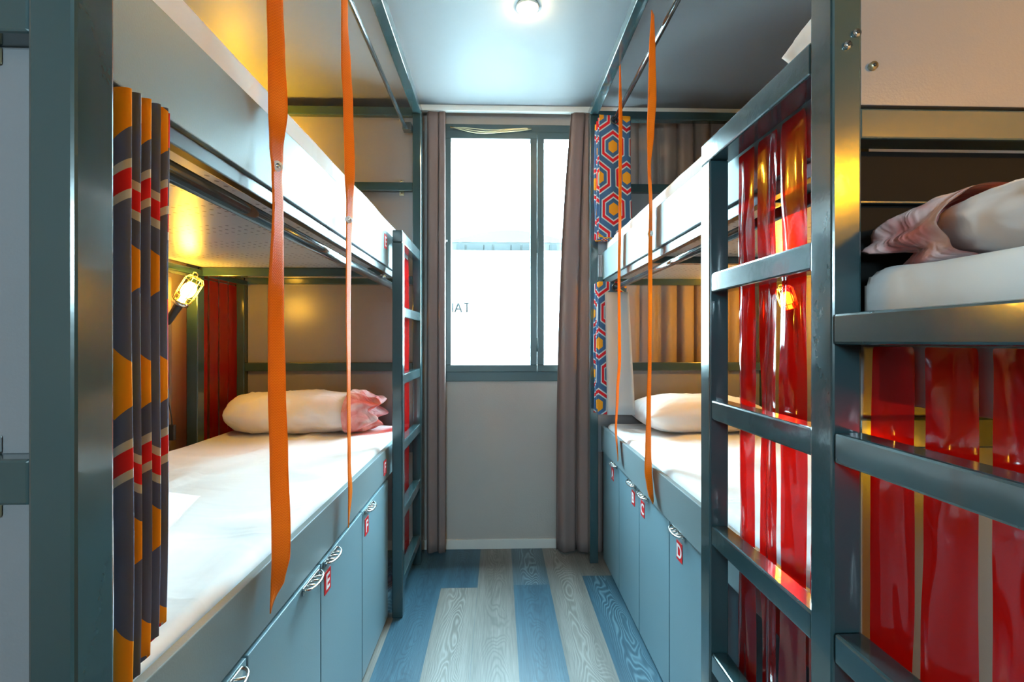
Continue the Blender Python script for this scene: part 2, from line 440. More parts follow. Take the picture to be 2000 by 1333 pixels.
# ------------------------------------------------------------------ setting
YB = 2.735                     # window wall
XL, XR, YF = -1.52, 1.62, -2.0
WX0, WX1, WZ0, WZ1 = -.335, 1.22, -.231, 1.24
CEIL = 1.31
def plank_floor():
    bm = bmesh.new(); cl = bm.loops.layers.float_color.new('tone')
    rnd = random.Random(4)
    seams = [-.45 + .175 * k for k in range(-7, 13)]
    look = {-1.15: 0}
    for k, x0 in enumerate(seams[:-1]):
        x1 = x0 + .175
        c = (x0 + x1) / 2
        # breaks along y
        if abs(c + .3625) < .03: rows = [(-2.1, 1.35, 1), (1.35, 2.8, 1)]
        elif abs(c + .1875) < .03: rows = [(-2.1, 2.30, 0), (2.30, 2.8, 1)]
        elif abs(c + .0125) < .03: rows = [(-2.1, 1.1, 0), (1.1, 2.8, 0)]
        elif abs(c - .1625) < .03: rows = [(-2.1, 2.32, 1), (2.32, 2.8, .75)]
        elif abs(c - .3375) < .03: rows = [(-2.1, 2.8, 0)]
        elif abs(c - .5125) < .03: rows = [(-2.1, 2.40, 1), (2.40, 2.8, 0)]
        elif abs(c + .5375) < .03: rows = [(-2.1, 2.1, 0), (2.1, 2.8, 1)]
        else:
            s = rnd.uniform(-.5, 1.8); rows = [(-2.1, s, rnd.random() > .5), (s, 2.8, rnd.random() > .5)]
        for (a, b, tone) in rows:
            n0 = len(bm.faces)
            vs = [bm.verts.new((x, y, 0)) for x, y in ((x0 + .0004, a), (x1 - .0004, a), (x1 - .0004, b - .0008), (x0 + .0004, b - .0008))]
            f = bm.faces.new(vs)
            g = rnd.random()
            for lp in f.loops: lp[cl] = (float(tone), g, c, 1)
    # thickness under the planks
    box(bm, XL - .1, XR + .1, -2.1, 2.85, -1.19 - .06, -1.19 - .0012, 0)
    bm.normal_update()
    return bm
fl = struct('floor', plank_floor(), 'floor')
fl.location = (0, 0, 0)
for v in fl.data.vertices: pass
# mk() moved the mesh to its own base; put it back so object coordinates are room coordinates
me = fl.data
off = Vector(((XL + XR) / 2, 0, 0))
xs = [v.co.x for v in me.vertices]; ys = [v.co.y for v in me.vertices]; zs = [v.co.z for v in me.vertices]
me.transform(Matrix.Translation((-(min(xs)) + min(-.45 - 7 * .175 + .0004, XL - .1), -min(ys) - 2.1, -max(zs))))

struct('ceiling', B(XL - .1, XR + .1, -2.1, 2.9, CEIL, CEIL + .1, 0), 'ceiling')
struct('wall_left', B(XL - .1, XL, -2.0, 2.735, -1.19, CEIL, 0), 'wall')
struct('wall_right', B(XR, XR + .1, -2.0, 2.735, -1.19, CEIL, 0), 'wall')
wb = bmesh.new()
box(wb, XL - .1, WX0, YB, YB + .2, -1.19, CEIL, 0)
box(wb, WX1, XR + .1, YB, YB + .2, -1.19, CEIL, 0)
box(wb, WX0, WX1, YB, YB + .2, -1.19, WZ0, 0)
box(wb, WX0, WX1, YB, YB + .2, WZ1, CEIL, 0)
struct('wall_back', wb, 'wall')
wf = bmesh.new()  # gap left in this unseen wall is added to let fill light in
box(wf, XL - .1, -.45, -2.1, -2.0, -1.19, CEIL, 0)
box(wf, .05, XR + .1, -2.1, -2.0, -1.19, CEIL, 0)
box(wf, -.45, .05, -2.1, -2.0, .66, CEIL, 0)
box(wf, -.45, .05, -2.1, -2.0, -1.19, .24, 0)
struct('wall_front', wf, 'wall')
struct('baseboard_back', B(XL, XR, YB - .012, YB, -1.19, -1.135, .002), 'trim')

# window: outer frame, two sashes, panes, hardware
wbm = bmesh.new()
y0, y1 = YB - .01, YB + .06
box(wbm, WX0, WX1, y0, y1, WZ0, WZ0 + .06)
box(wbm, WX0, WX1, y0, y1, WZ1 - .055, WZ1)
box(wbm, WX0, WX0 + .045, y0, y1, WZ0 + .06, WZ1 - .055)
box(wbm, WX1 - .045, WX1, y0, y1, WZ0 + .06, WZ1 - .055)
win = struct('window_1', wbm, 'winframe')
def sash(x0, x1, r, g=0):
    bm = bmesh.new(); s0, s1 = YB - .03, YB + .03
    zb, zt = WZ0 + .055, WZ1 - .05
    fb = .040
    box(bm, x0, x1, s0, s1, zb, zb + fb); box(bm, x0, x1, s0, s1, zt - fb, zt)
    box(bm, x0, x0 + r, s0, s1, zb + fb, zt - fb); box(bm, x1 - r, x1, s0, s1, zb + fb, zt - fb)
    s = struct('window_sash', bm, 'winframe', win)
    struct('window_pane', B(x0 + r - .005, x1 - r + .005, YB - .003, YB + .003, zb + fb - .005, zt - fb + .005, 0), 'glass', s)
sash(WX0 + .03, .221, .038)
sash(.223, .72, .038)
sash(.722, WX1 - .03, .038)
hb = bmesh.new(); box(hb, -.305, -.29, YB - .045, YB - .03, .555, .57, .002); box(hb, -.30, -.285, YB - .055, YB - .045, .557, .568, .002)
struct('window_catch', hb, 'chrome', win)
hb = bmesh.new()
for zz in (.50, -.06): tube(hb, [P(.222, YB - .038, zz), P(.222, YB - .038, zz + .08)], .005, 8)
struct('window_hinge', hb, 'winframe', win)
# cords hooked along the head of the frame
hb = bmesh.new()
for k in range(3):
    tube(hb, [P(-.27 + .46 * s, YB - .038 - .003 * k, 1.205 - .012 * sin(s * pi) * (k + .5) + .004 * sin(9 * s + k)) for s in [i / 16 for i in range(17)]], .003, 6)
struct('window_cord', hb, 'brass', win)

# curtain track on the ceiling
tb = bmesh.new()
box(tb, -.46, 1.52, 2.645, 2.675, CEIL - .032, CEIL, .003)
tag(mk('curtain_track', tb, 'white'), 'white curtain track screwed to the ceiling above the window', 'curtain track')

# ------------------------------------------------------------------ street outside
fb = thing('facade_building', (2, 12, 0), 'overexposed white building with a band of pale windows outside the window', 'building')
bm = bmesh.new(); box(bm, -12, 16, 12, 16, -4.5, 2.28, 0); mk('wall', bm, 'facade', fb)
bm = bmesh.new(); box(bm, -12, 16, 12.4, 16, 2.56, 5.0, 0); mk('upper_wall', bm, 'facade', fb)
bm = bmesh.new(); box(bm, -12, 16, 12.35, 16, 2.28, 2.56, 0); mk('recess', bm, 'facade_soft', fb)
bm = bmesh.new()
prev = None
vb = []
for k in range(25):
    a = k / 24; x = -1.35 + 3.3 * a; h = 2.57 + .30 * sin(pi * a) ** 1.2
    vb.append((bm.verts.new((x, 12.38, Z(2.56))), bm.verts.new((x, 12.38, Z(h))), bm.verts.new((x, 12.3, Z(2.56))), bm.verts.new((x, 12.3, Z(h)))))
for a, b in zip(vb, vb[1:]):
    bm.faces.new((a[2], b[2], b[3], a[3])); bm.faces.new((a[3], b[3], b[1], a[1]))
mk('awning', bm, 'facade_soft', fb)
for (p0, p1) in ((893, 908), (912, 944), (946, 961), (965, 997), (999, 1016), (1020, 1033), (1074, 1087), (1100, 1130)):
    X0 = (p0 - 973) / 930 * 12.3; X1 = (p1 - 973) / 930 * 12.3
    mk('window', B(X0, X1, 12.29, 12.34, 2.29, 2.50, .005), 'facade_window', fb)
GLYPH = {'M': [(0, 0, 0, 1), (0, 1, .5, .3), (.5, .3, 1, 1), (1, 1, 1, 0)], 'A': [(0, 0, .5, 1), (.5, 1, 1, 0), (.2, .36, .8, .36)],
         'T': [(0, 1, 1, 1), (.5, 0, .5, 1)], 'R': [(0, 0, 0, 1), (0, 1, .8, .95), (.8, .95, .8, .5), (.8, .5, 0, .48), (.35, .48, 1, 0)],
         'I': [(.5, 0, .5, 1)], 'C': [(1, .85, .6, 1), (.6, 1, .1, .75), (.1, .75, .1, .25), (.1, .25, .6, 0), (.6, 0, 1, .15)],
         'E': [(0, 0, 0, 1), (0, 1, .85, 1), (0, .5, .7, .5), (0, 0, .85, 0)]}
b2 = bmesh.new(); gx = -1.33
for ch, gw in (('M', .19), ('A', .17), ('T', .15), ('R', .13), ('I', .06), ('C', .15), ('E', .12)):
    for (u0, v0, u1, v1) in GLYPH[ch]:
        tube(b2, [P(gx + u0 * gw, 11.97, .72 + .23 * v0), P(gx + u1 * gw, 11.97, .72 + .23 * v1)], .021, 8)
    gx += gw + .055
mk('sign_lettering', b2, 'facade_text', fb)
bm = bmesh.new(); box(bm, -20, 25, 3.0, 40, -4.6, -4.5, 0)
gr = mk('street_ground', bm, 'wall'); gr['kind'] = 'structure'

# ------------------------------------------------------------------ bunks
def post(bm, x0, x1, y0, y1, z0=-1.19, z1=1.21): box(bm, x0, x1, y0, y1, z0, z1, .004)
BH = (.30, .345)          # bar heights at the bed ends
BM = (-.16, -.115)
BT = (.80, .845)

def clip(parent, x, y, z, up, mat='chrome'):
    """small screw-on clip holding a panel against its bar"""
    bm = bmesh.new()
    d = .012 if up else -.012
    box(bm, x - .013, x + .013, y - .006, y, z - .003 + min(0, d), z + .003 + max(0, d), .002)
    tube(bm, [P(x, y - .006, z + d * .5), P(x, y - .011, z + d * .5)], .0055, 10)
    mk('clip', bm, mat, parent)

def end_panels(root, s, xa, xb, y, pieces):
    """grey panels filling the bed end between the bars; s is the side the clips are on"""
    for (z0, z1) in pieces:
        p = mk('end_panel', B(xa, xb, y, y + .012, z0, z1, .001), 'panel', root)
        for cx in (xa + .17, xb - .06):
            if z0 > -1.0: clip(p, cx, y, z0 + .004, True, 'chrome')
            clip(p, cx, y, z1 - .004, False, 'brass')

def ladder(root, side, xa, xb, ya, yb, tops, zt, far_stile=True):
    """ladder in the aisle plane: near stile full frame, rungs between ya and yb"""
    bm = bmesh.new()
    t = .045
    if far_stile == 'far': box(bm, xa, xb, yb, yb + .05, -1.19, zt, .004)
    if far_stile == 'near': box(bm, xa, xb, ya - .045, ya, -1.19, zt, .004)
    box(bm, xa + .001, xb + (.010 if far_stile == 'far' else -.001), ya - (.045 if far_stile == 'near' else 0), yb + (.05 if far_stile == 'far' else 0), zt, zt + .052, .004)
    l = mk('ladder', bm, 'steel', root)
    for z in tops:
        mk('rung', B(xa + .003, xb - .003, ya, yb, z - .045, z, .004), 'steel', l)
    return l

# ---- left bunk ---------------------------------------------------
A0, A1 = -.455, -.410          # aisle posts, x
W0, W1 = -1.385, -1.335        # wall posts, x
left = thing('bunk_bed', (-.9, 1.5, 0), 'two-storey dark steel bunk bed with grey boards, beds E and F, left of the aisle', 'bunk bed', None)
for n, (x0, x1, ya, yb) in enumerate(((A0, A1, .473, .522), (A0, A1, 2.54, 2.59), (W0, W1, 2.155, 2.205), (W0, W1, .473, .522), (W0, W1, 2.545, 2.59))):
    bm = bmesh.new(); post(bm, x0, x1, ya, yb); mk('post', bm, 'steel', left)
mk('top_rail', B(A0, A1, .473, 2.59, 1.21, 1.255, .004), 'steel', left)
mk('top_rail', B(W0, W1, .473, 2.59, 1.21, 1.255, .004), 'steel', left)
for yy in (.474, 2.545): mk('top_rail', B(W1, A0, yy, yy + .045, 1.2, 1.245, .004), 'steel', left)
for yy in (.475, 2.547):
    for (a, b) in (BH, BM, BT):
        mk('end_bar', B(W1, A0, yy, yy + .04, a, b, .003), 'steel', left)
end_panels(left, 1, W1 + .002, A0 - .002, 2.575, [(.845, 1.2), (.47, .80), (-.115, .30), (-.60, -.16)])
end_panels(left, 1, W1 + .002, A0 - .002, .50, [(.845, 1.2), (.345, .80), (-.115, .30), (-1.17, -.16)])
LBX0, LBX1 = -.488, -.47
ub = mk('side_board', B(LBX0, LBX1, .52, 2.50, .318, .465, .002), 'board', left, label='upper grey side board')
letter_plate('E', LBX1, 2.00, .415, 1, ub, .045, .06)
lb = mk('side_board', B(LBX0, LBX1, .52, 2.50, -.580, -.455, .002), 'board', left, label='lower grey side board')
letter_plate('F', LBX1, 1.99, -.525, 1, lb, .045, .06)
mk('side_rail', B(-.500, -.478, .52, 2.54, .290, .316, .002), 'steel_dark', left)
mk('side_rail', B(W0 + .005, W1 + .02, .52, 2.54, .290, .316, .002), 'steel', left)
mk('bed_base', B(W1 + .002, -.50, .53, 2.53, .330, .345, .001), 'perforated', left)
for yy in (2.16, ): mk('cross_bar', B(W1 + .001, -.502, yy, yy + .04, .290, .328, .003), 'steel', left)
mk('bed_base', B(W1 + .002, -.50, .53, 2.53, -.60, -.585, .001), 'panel', left)
bm = bmesh.new(); tube(bm, [P(-.506, .53, .262), P(-.506, 2.53, .262)], .0165, 16)
mk('curtain_rod', bm, 'rod', left)
bm = bmesh.new(); tube(bm, [P(-.490, .53, 1.128), P(-.490, 2.51, 1.128)], .0095, 16); box(bm, -.50, -.455, 2.50, 2.545, 1.105, 1.145, .002)
mk('curtain_rod', bm, 'rod', left)
bm = bmesh.new(); tube(bm, [P(-1.325, .53, .285), P(-1.325, 2.12, .285)], .0095, 16)
mk('curtain_rod', bm, 'rod', left)
ladder(left, 1, A0, A1, 2.10, 2.54, [.15, -.145, -.44, -.735, -1.03], .425, 'near')
# screw heads on the rail end
bm = bmesh.new(); tube(bm, [P(-.497, 2.03, .275), P(-.475, 2.03, .275)], .008, 10)
mk('bolt', bm, 'chrome', left)

# ---- right bunk --------------------------------------------------
C0, C1 = .490, .535
V0, V1 = 1.43, 1.48
RY0, RY1 = .685, .735
right = thing('bunk_bed', (.98, 1.6, 0), 'two-storey dark steel bunk bed with lockers A to D, right of the aisle', 'bunk bed', None)
for (x0, x1, ya, yb) in ((C0, C1, RY0, RY1), (C0, C1, 2.53, 2.58), (V0, V1, RY0, RY1), (V0, V1, 2.53, 2.58)):
    bm = bmesh.new(); post(bm, x0, x1, ya, yb); mk('post', bm, 'steel', right)
mk('top_rail', B(C0, C1, RY0, 2.58, 1.21, 1.255, .004), 'steel', right)
mk('top_rail', B(V0, V1, RY0, 2.58, 1.21, 1.255, .004), 'steel', right)
for yy in (RY0 + .002, 2.535): mk('top_rail', B(C1, V0, yy, yy + .045, 1.19, 1.235, .004), 'steel', right)
for yy in (RY0 + .004, 2.537):
    for (a, b) in (BH, BM) + ((BT,) if yy > 2 else ()):
        mk('end_bar', B(C1, V0, yy, yy + .04, a, b, .003), 'steel', right)
end_panels(right, 1, C1 + .002, V0 - .002, 2.562, [(.47, .80), (-.60, -.16)])
p = mk('end_panel', B(C1 + .0005, V0 - .002, RY0 + .003, RY0 + .015, .349, 1.19, .001), 'panel', right)
bm = bmesh.new(); tube(bm, [P(.5515, RY0 + .003, .405), P(.5515, RY0 - .003, .405)], .006, 14, 0); tube(bm, [P(.5515, RY0 - .0028, .405), P(.5515, RY0 - .0045, .405)], .0028, 6, 1)
mk('screw', bm, ['brass', 'black'], p)
p = mk('end_panel', B(C1 + .0005, V0 - .002, RY0 + .018, RY0 + .03, -1.17, -.16, .001), 'panel', right)
p = mk('end_panel', B(C1 + .0005, V0 - .002, RY0 + .018, RY0 + .03, -.115, .02, .001), 'panel', right)
p = mk('end_panel', B(C1 + .001, V0 - .002, RY0 + .046, RY0 + .052, -.10, .298, .001), 'void', right, label='black sheet standing in for the shade inside the bed end')  # open end in reality: black sheet added as the dark interior
mk('highlight_sliver', B(C1 + .001, V0 - .002, RY0 + .034, RY0 + .046, .213, .217, .001), 'steel', p)  # added sliver imitating the thin highlight line in the dark opening
for (bx, bz) in ((.5255, .452), (.512, .434)):
    bm = bmesh.new(); tube(bm, [P(bx, RY0 + .001, bz), P(bx, RY0 - .004, bz)], .0058, 14, 0); tube(bm, [P(bx, RY0 - .0038, bz), P(bx, RY0 - .0052, bz)], .0027, 6, 1)
    mk('bolt', bm, ['chrome', 'black'], right)
RBX0, RBX1 = .557, .575
ub = mk('side_board', B(RBX0, RBX1, .74, 2.53, .328, .472, .002), 'board', right, label='upper grey side board')
lb = mk('side_board', B(RBX0, RBX1, .74, 2.56, -.588, -.457, .002), 'board', right, label='lower grey side board')
mk('side_rail', B(.567, .590, .74, 2.53, .298, .326, .002), 'steel_dark', right)
mk('side_rail', B(V0 - .02, V1 - .005, .74, 2.53, .298, .326, .002), 'steel', right)
mk('bed_base', B(.59, V0 - .002, .735, 2.53, .333, .348, .001), 'perforated', right)
for yy in (1.03, 1.85): mk('cross_bar', B(.592, V0 - .02, yy, yy + .035, .305, .333, .003), 'steel', right)
mk('bed_base', B(.59, V0 - .002, .735, 2.53, -.60, -.588, .001), 'panel', right)
bm = bmesh.new(); tube(bm, [P(.590, .74, .268), P(.590, 2.50, .268)], .0125, 16)
mk('curtain_rod', bm, 'rod', right)
bm = bmesh.new(); tube(bm, [P(.578, .74, 1.100), P(.578, 2.52, 1.100)], .0105, 16)
mk('curtain_rod', bm, 'rod', right)
ladder(right, -1, C0, C1, 0.735, 1.09, [.157, -.137, -.428, -.722, -1.015], .420, 'far')

# ---- near right bunk --------------------------------------------
near = thing('bunk_bed', (.98, -.2, 0), 'near dark steel bunk bed with its mattress at eye level, cut by the right edge', 'bunk bed', None)
NY0, NY1 = -1.35, .683
bm = bmesh.new()
box(bm, C0, C1, .16, .205, -1.19, -.0055, .004)
lad = mk('ladder', bm, 'steel', near)
for z in (-.134, -.427, -.72, -1.013): mk('rung', B(C0 + .001, C1 - .001, .205, NY1, z - .045, z, .004), 'steel', lad)
mk('guard_rail', B(C0, C1, NY0, NY1, -.005, .040, .004), 'steel', near)
for (x0, x1, ya, yb, zt) in ((C0, C1, NY0, NY0 + .045, -.007), (V0, V1, NY0, NY0 + .045, 1.2), (V0, V1, .636, NY1, 1.2)):
    bm = bmesh.new(); box(bm, x0, x1, ya, yb, -1.19, zt, .004); mk('post', bm, 'steel', near)
mk('side_board', B(.556, .572, NY0 + .05, .68, -.088, -.006, .002), 'board', near)
mk('bed_base', B(.574, V0 - .002, NY0 + .05, .68, -.021, -.006, .001), 'panel', near)

# ------------------------------------------------------------------ lockers
def locker(side, x, y0, y1, handle_y, letter, label, ly=None):
    root = thing('locker', (x - side * .2, (y0 + y1) / 2, 0), label, 'locker', None)
    xi = x - side * .018
    bx = sorted((xi - side * .002, x - side * .45))
    mk('body', B(bx[0], bx[1], y0 + .003, y1 - .003, -1.185, -.605, .001), 'locker', root)
    dx = sorted((xi, x))
    d = mk('door', B(dx[0], dx[1], y0 + .0015, y1 - .0015, -1.175, -.592, .0015), 'locker', root)
    # chrome lip handle on the top edge
    bm = bmesh.new()
    hw = .050
    arc = [P(x + side * .024 * sin(pi * k / 14) ** .6, handle_y - hw * cos(pi * k / 14), -.598 - .005 * sin(pi * k / 14)) for k in range(15)]
    tube(bm, arc, .0035, 8)
    for k in (-1, 0, 1):
        tube(bm, [P(x - side * .001, handle_y + k * .022 - .010, -.597), P(x + side * .022, handle_y + k * .022 + .008, -.602)], .003, 8)
    box(bm, *sorted((x, x + side * .004)), handle_y - hw, handle_y + hw, -.612, -.594, .0015)
    mk('handle', bm, 'chrome', d)
    if letter: letter_plate(letter, x, ly, -.660, side, d, .047, .060)
    return root
LX = -.470
locker(1, LX, .525, .905, .835, None, 'unlettered blue-grey locker at the curtain end of the left bunk')
locker(1, LX, .908, 1.275, 1.205, None, 'unlettered blue-grey locker with its handle beside locker E')
locker(1, LX, 1.278, 1.660, 1.345, 'E', 'blue-grey locker with a red letter E sign under the left bunk', 1.325)
locker(1, LX, 1.663, 2.045, 1.735, 'F', 'blue-grey locker with a red letter F sign under the left bunk', 1.715)
RX = .568
locker(-1, RX, 2.225, 2.560, 2.30, 'A', 'blue-grey locker with a red letter A sign beside the drape', 2.345)
locker(-1, RX, 1.905, 2.222, 1.99, 'B', 'blue-grey locker with a red letter B sign under the right bunk', 1.985)
locker(-1, RX, 1.567, 1.902, 1.835, 'C', 'blue-grey locker with a red letter C sign under the right bunk', 1.855)
locker(-1, RX, 1.230, 1.564, 1.48, 'D', 'blue-grey locker with a red letter D sign next to the right ladder', 1.475)

# ------------------------------------------------------------------ bedding
def mattress(x0, x1, y0, y1, z0, z1, label, seed, overhang=0):
    bm = bmesh.new()
    nu, nv = 26, 56
    r = min(.022, (z1 - z0) * .22)
    def pt(u, v, top):
        x = x0 + (x1 - x0) * u; y = y0 + (y1 - y0) * v
        ex = min(x - x0, x1 - x, y - y0, y1 - y)
        z = z1
        q = max(0, 1 - ex / r)
        z -= r * (1 - math.sqrt(max(0, 1 - q * q)))
        n = noise.fractal(Vector((x * 3 + seed, y * 1.6, seed * .7)), 1, 2, 3) * .008
        ridge = abs(noise.noise(Vector((x * 2.4 + y * 2.2, y * 1.1 - x * 4, seed)))); n += -.005 + .012 * max(0, .22 - ridge) / .22
        return Vector((x, y, Z(z + n * min(1, ex / .05))))
    us = [0, .004, .012, .02, .03] + [.03 + .94 * k / nu for k in range(1, nu)] + [.97, .98, .988, .996, 1]
    vs = [0, .002, .005, .009, .014] + [.014 + .972 * k / nv for k in range(1, nv)] + [.986, .991, .995, .998, 1]
    V = [[bm.verts.new(pt(u, v, 1)) for v in vs] for u in us]
    for i in range(len(us) - 1):
        for j in range(len(vs) - 1):
            bm.faces.new((V[i][j], V[i + 1][j], V[i + 1][j + 1], V[i][j + 1]))
    rim = [V[i][0] for i in range(len(us))] + [V[-1][j] for j in range(1, len(vs))] + [V[i][-1] for i in range(len(us) - 2, -1, -1)] + [V[0][j] for j in range(len(vs) - 2, 0, -1)]
    low = [bm.verts.new((v.co.x, v.co.y, Z(z0))) for v in rim]
    for k in range(len(rim)):
        bm.faces.new((rim[k], rim[k - 1], low[k - 1], low[k]))
    bm.faces.new(low)
    bmesh.ops.recalc_face_normals(bm, faces=bm.faces)
    o = mk('mattress', bm, 'sheet', None, True)
    return tag(o, label, 'mattress')
mattress(-1.325, -.497, .56, 2.53, -.584, -.440, 'white-sheeted mattress on the lower left bed F', 1.3)
mattress(-1.325, -.4905, .56, 2.53, .347, .545, 'white-sheeted mattress on the upper left bed, barely seen over its board', 2.9)
mattress(.583, 1.415, .76, 2.52, -.586, -.440, 'white-sheeted mattress on the lower right bed above lockers A to D', 4.1)
mattress(.578, 1.415, .76, 2.52, .350, .540, 'white-sheeted mattress on the upper right bed behind its grey board', 5.6)
mattress(.538, 1.41, -1.28, .684, -.003, .103, 'white-sheeted mattress at eye level on the near right bunk', 7.7)

def pillow_mesh(L, W, H, seed, wr=1.0, n=30, crumple=0, pinch=1.0):
    """soft pillow centred at the origin, lying on z = 0; long side along x"""
    bm = bmesh.new()
    bmesh.ops.create_grid(bm, x_segments=n, y_segments=n, size=1)
    top = list(bm.verts)
    bm2 = bmesh.new()
    def surf(u, v, s):
        e = (1 - abs(u) ** 3.2) * (1 - abs(v) ** 3.0)
        h = max(0, e) ** .55
        cx = u * (1 - .10 * (1 - abs(v)) * 0 - .07 * pinch * (1 - v * v) * abs(u) ** 4)
        cy = v * (1 - .09 * pinch * (1 - u * u) * abs(v) ** 4)
        nz = noise.fractal(Vector((u * 2.2 + seed, v * 2.2, seed)), 1, 2, 4) * .06 * wr
        rid = 1 - min(1, abs(noise.noise(Vector((u * 2 + seed * 2, v * 4 + u * 2, 3.1)))) * 6)
        nz += rid * .05 * wr
        if crumple:
            c = max(0, -u - .45) / .55
            nz += c * noise.fractal(Vector((u * 9 + seed, v * 7, s)), 1, 2, 3) * .28 * crumple
        z = H * .5 + s * H * .5 * h * (1 + nz) if s > 0 else H * .5 - H * .5 * min(1, h * 1.25)
        return Vector((cx * L / 2, cy * W / 2, z))
    V = {}
    for s in (1, -1):
        for i in range(n + 1):
            for j in range(n + 1):
                u, v = -cos(pi * i / n), -cos(pi * j / n)
                if s < 0 and (i in (0, n) or j in (0, n)): V[(s, i, j)] = V[(1, i, j)]; continue
                V[(s, i, j)] = bm2.verts.new(surf(u, v, s))
        for i in range(n):
            for j in range(n):
                q = [V[(s, i, j)], V[(s, i + 1, j)], V[(s, i + 1, j + 1)], V[(s, i, j + 1)]]
                if s < 0: q.reverse()
                bm2.faces.new(q)
    bm.free()
    return bm2
def place(bm, loc, rz=0, rx=0, ry=0):
    bmesh.ops.transform(bm, verts=bm.verts, matrix=Matrix.Translation(loc) @ Matrix.Rotation(rz, 4, 'Z') @ Matrix.Rotation(ry, 4, 'Y') @ Matrix.Rotation(rx, 4, 'X'))
    return bm
def pillow(loc, L, W, H, label, seed, rz=0, rx=0, ry=0, pink=False, wr=1):
    root = thing('pillow', loc, label, 'pillow')
    bm = place(pillow_mesh(L, W, H, seed, wr), loc, rz, rx, ry)
    mk('cover', bm, 'pillow', root, True)
    return root
def rolled(loc, L, R, label, seed, rz=0, pinkside=1, wide=1.65, close=.42):
    """pillow rolled inside its case, with a crumpled pink open end"""
    root = thing('rolled_pillow', loc, label, 'pillow')
    bm = bmesh.new(); na, nl = 40, 36
    V = []
    for i in range(nl + 1):
        t = -1 + 2 * i / nl
        end = (1 - abs(t) ** 5) ** .5 if t * pinkside < 0 else (1 - .25 * max(0, t * pinkside) ** 3)
        ring = []
        for k in range(na):
            a = 2 * pi * k / na
            n = noise.fractal(Vector((t * 2.5 + seed, cos(a) * 1.4, sin(a) * 1.4)), 1, 2, 4) * .10
            rid = 1 - min(1, abs(noise.noise(Vector((t * 4 + seed, a * 2.0 + t * 3, 1)))) * 7)
            rr = R * end * (1 + n + .045 * rid)
            y = cos(a) * rr * wide; z = sin(a) * rr * .95
            z = max(z, -R * .80)
            ring.append(bm.verts.new(Vector((t * L / 2, y, z + R * .80))))
        V.append(ring)
    for i in range(nl):
        for k in range(na):
            bm.faces.new((V[i][k], V[i][(k + 1) % na], V[i + 1][(k + 1) % na], V[i + 1][k]))
    bm.faces.new(V[0]); bm.faces.new(V[-1])
    bmesh.ops.recalc_face_normals(bm, faces=bm.faces)
    mk('cover', place(bm, loc, rz), 'pillow', root, True)
    # ruffled end
    bm = bmesh.new(); V = []
    nr = 18; na = 72
    for i in range(nr + 1):
        t = i / nr
        ring = []
        for k in range(na):
            a = 2 * pi * k / na
            fold = sin(a * 9 + 2 * sin(a * 2 + seed) + t * 2.5) * (.05 + .22 * t) + noise.noise(Vector((cos(a) * 2.5, sin(a) * 2.5, t * 3 + seed))) * (.12 + .25 * t)
            prof = 1.04 * (1 - close * t ** 1.6)
            rr = R * prof * (1 + fold * .6)
            x = pinkside * (L / 2 * .86 + t * L * .20 + .025 * t * sin(a * 5 + seed))
            z = max(sin(a) * rr * .95, -R * .80)
            ring.append(bm.verts.new(Vector((x, cos(a) * rr * wide * .97, z + R * .80))))
        V.append(ring)
    c = bm.verts.new(Vector((pinkside * (L / 2 * .86 + L * .12), 0, R * .8)))
    for i in range(nr):
        for k in range(na):
            bm.faces.new((V[i][k], V[i][(k + 1) % na], V[i + 1][(k + 1) % na], V[i + 1][k]))
    for k in range(na): bm.faces.new((V[-1][k], V[-1][(k + 1) % na], c))
    bmesh.ops.recalc_face_normals(bm, faces=bm.faces)
    mk('case_end', place(bm, loc, rz), 'pink', root, True, label='crumpled pink open end of the pillowcase')
    return root
rolled((-.995, 2.375, Z(-.436)), .64, .108, 'rolled white pillow with a crumpled pink end on the lower left bed', 3.3, 0, 1)
rolled((.665, .335, Z(.105)), .56, .055, 'rolled pillow with a crumpled pink end on the near right mattress', 8.1, pi / 2, 1, 2.1, .12)
pillow((.985, 2.36, Z(-.434)), .62, .38, .165, 'plump white pillow at the window end of the lower right bed', 1.7, rz=.05)
pillow((-.90, 2.32, Z(.550)), .60, .34, .20, 'white pillow seen over the far end of the upper left board', 5.2)
pillow((.915, .97, Z(.545)), .50, .26, .24, 'white pillow showing over the top rail of the right ladder', 6.4)
pillow((-.93, .86, Z(-.434)), .62, .40, .13, 'white pillow lying at the curtain end of the lower left bed, one corner showing', 9.4, rz=.35, wr=.5)

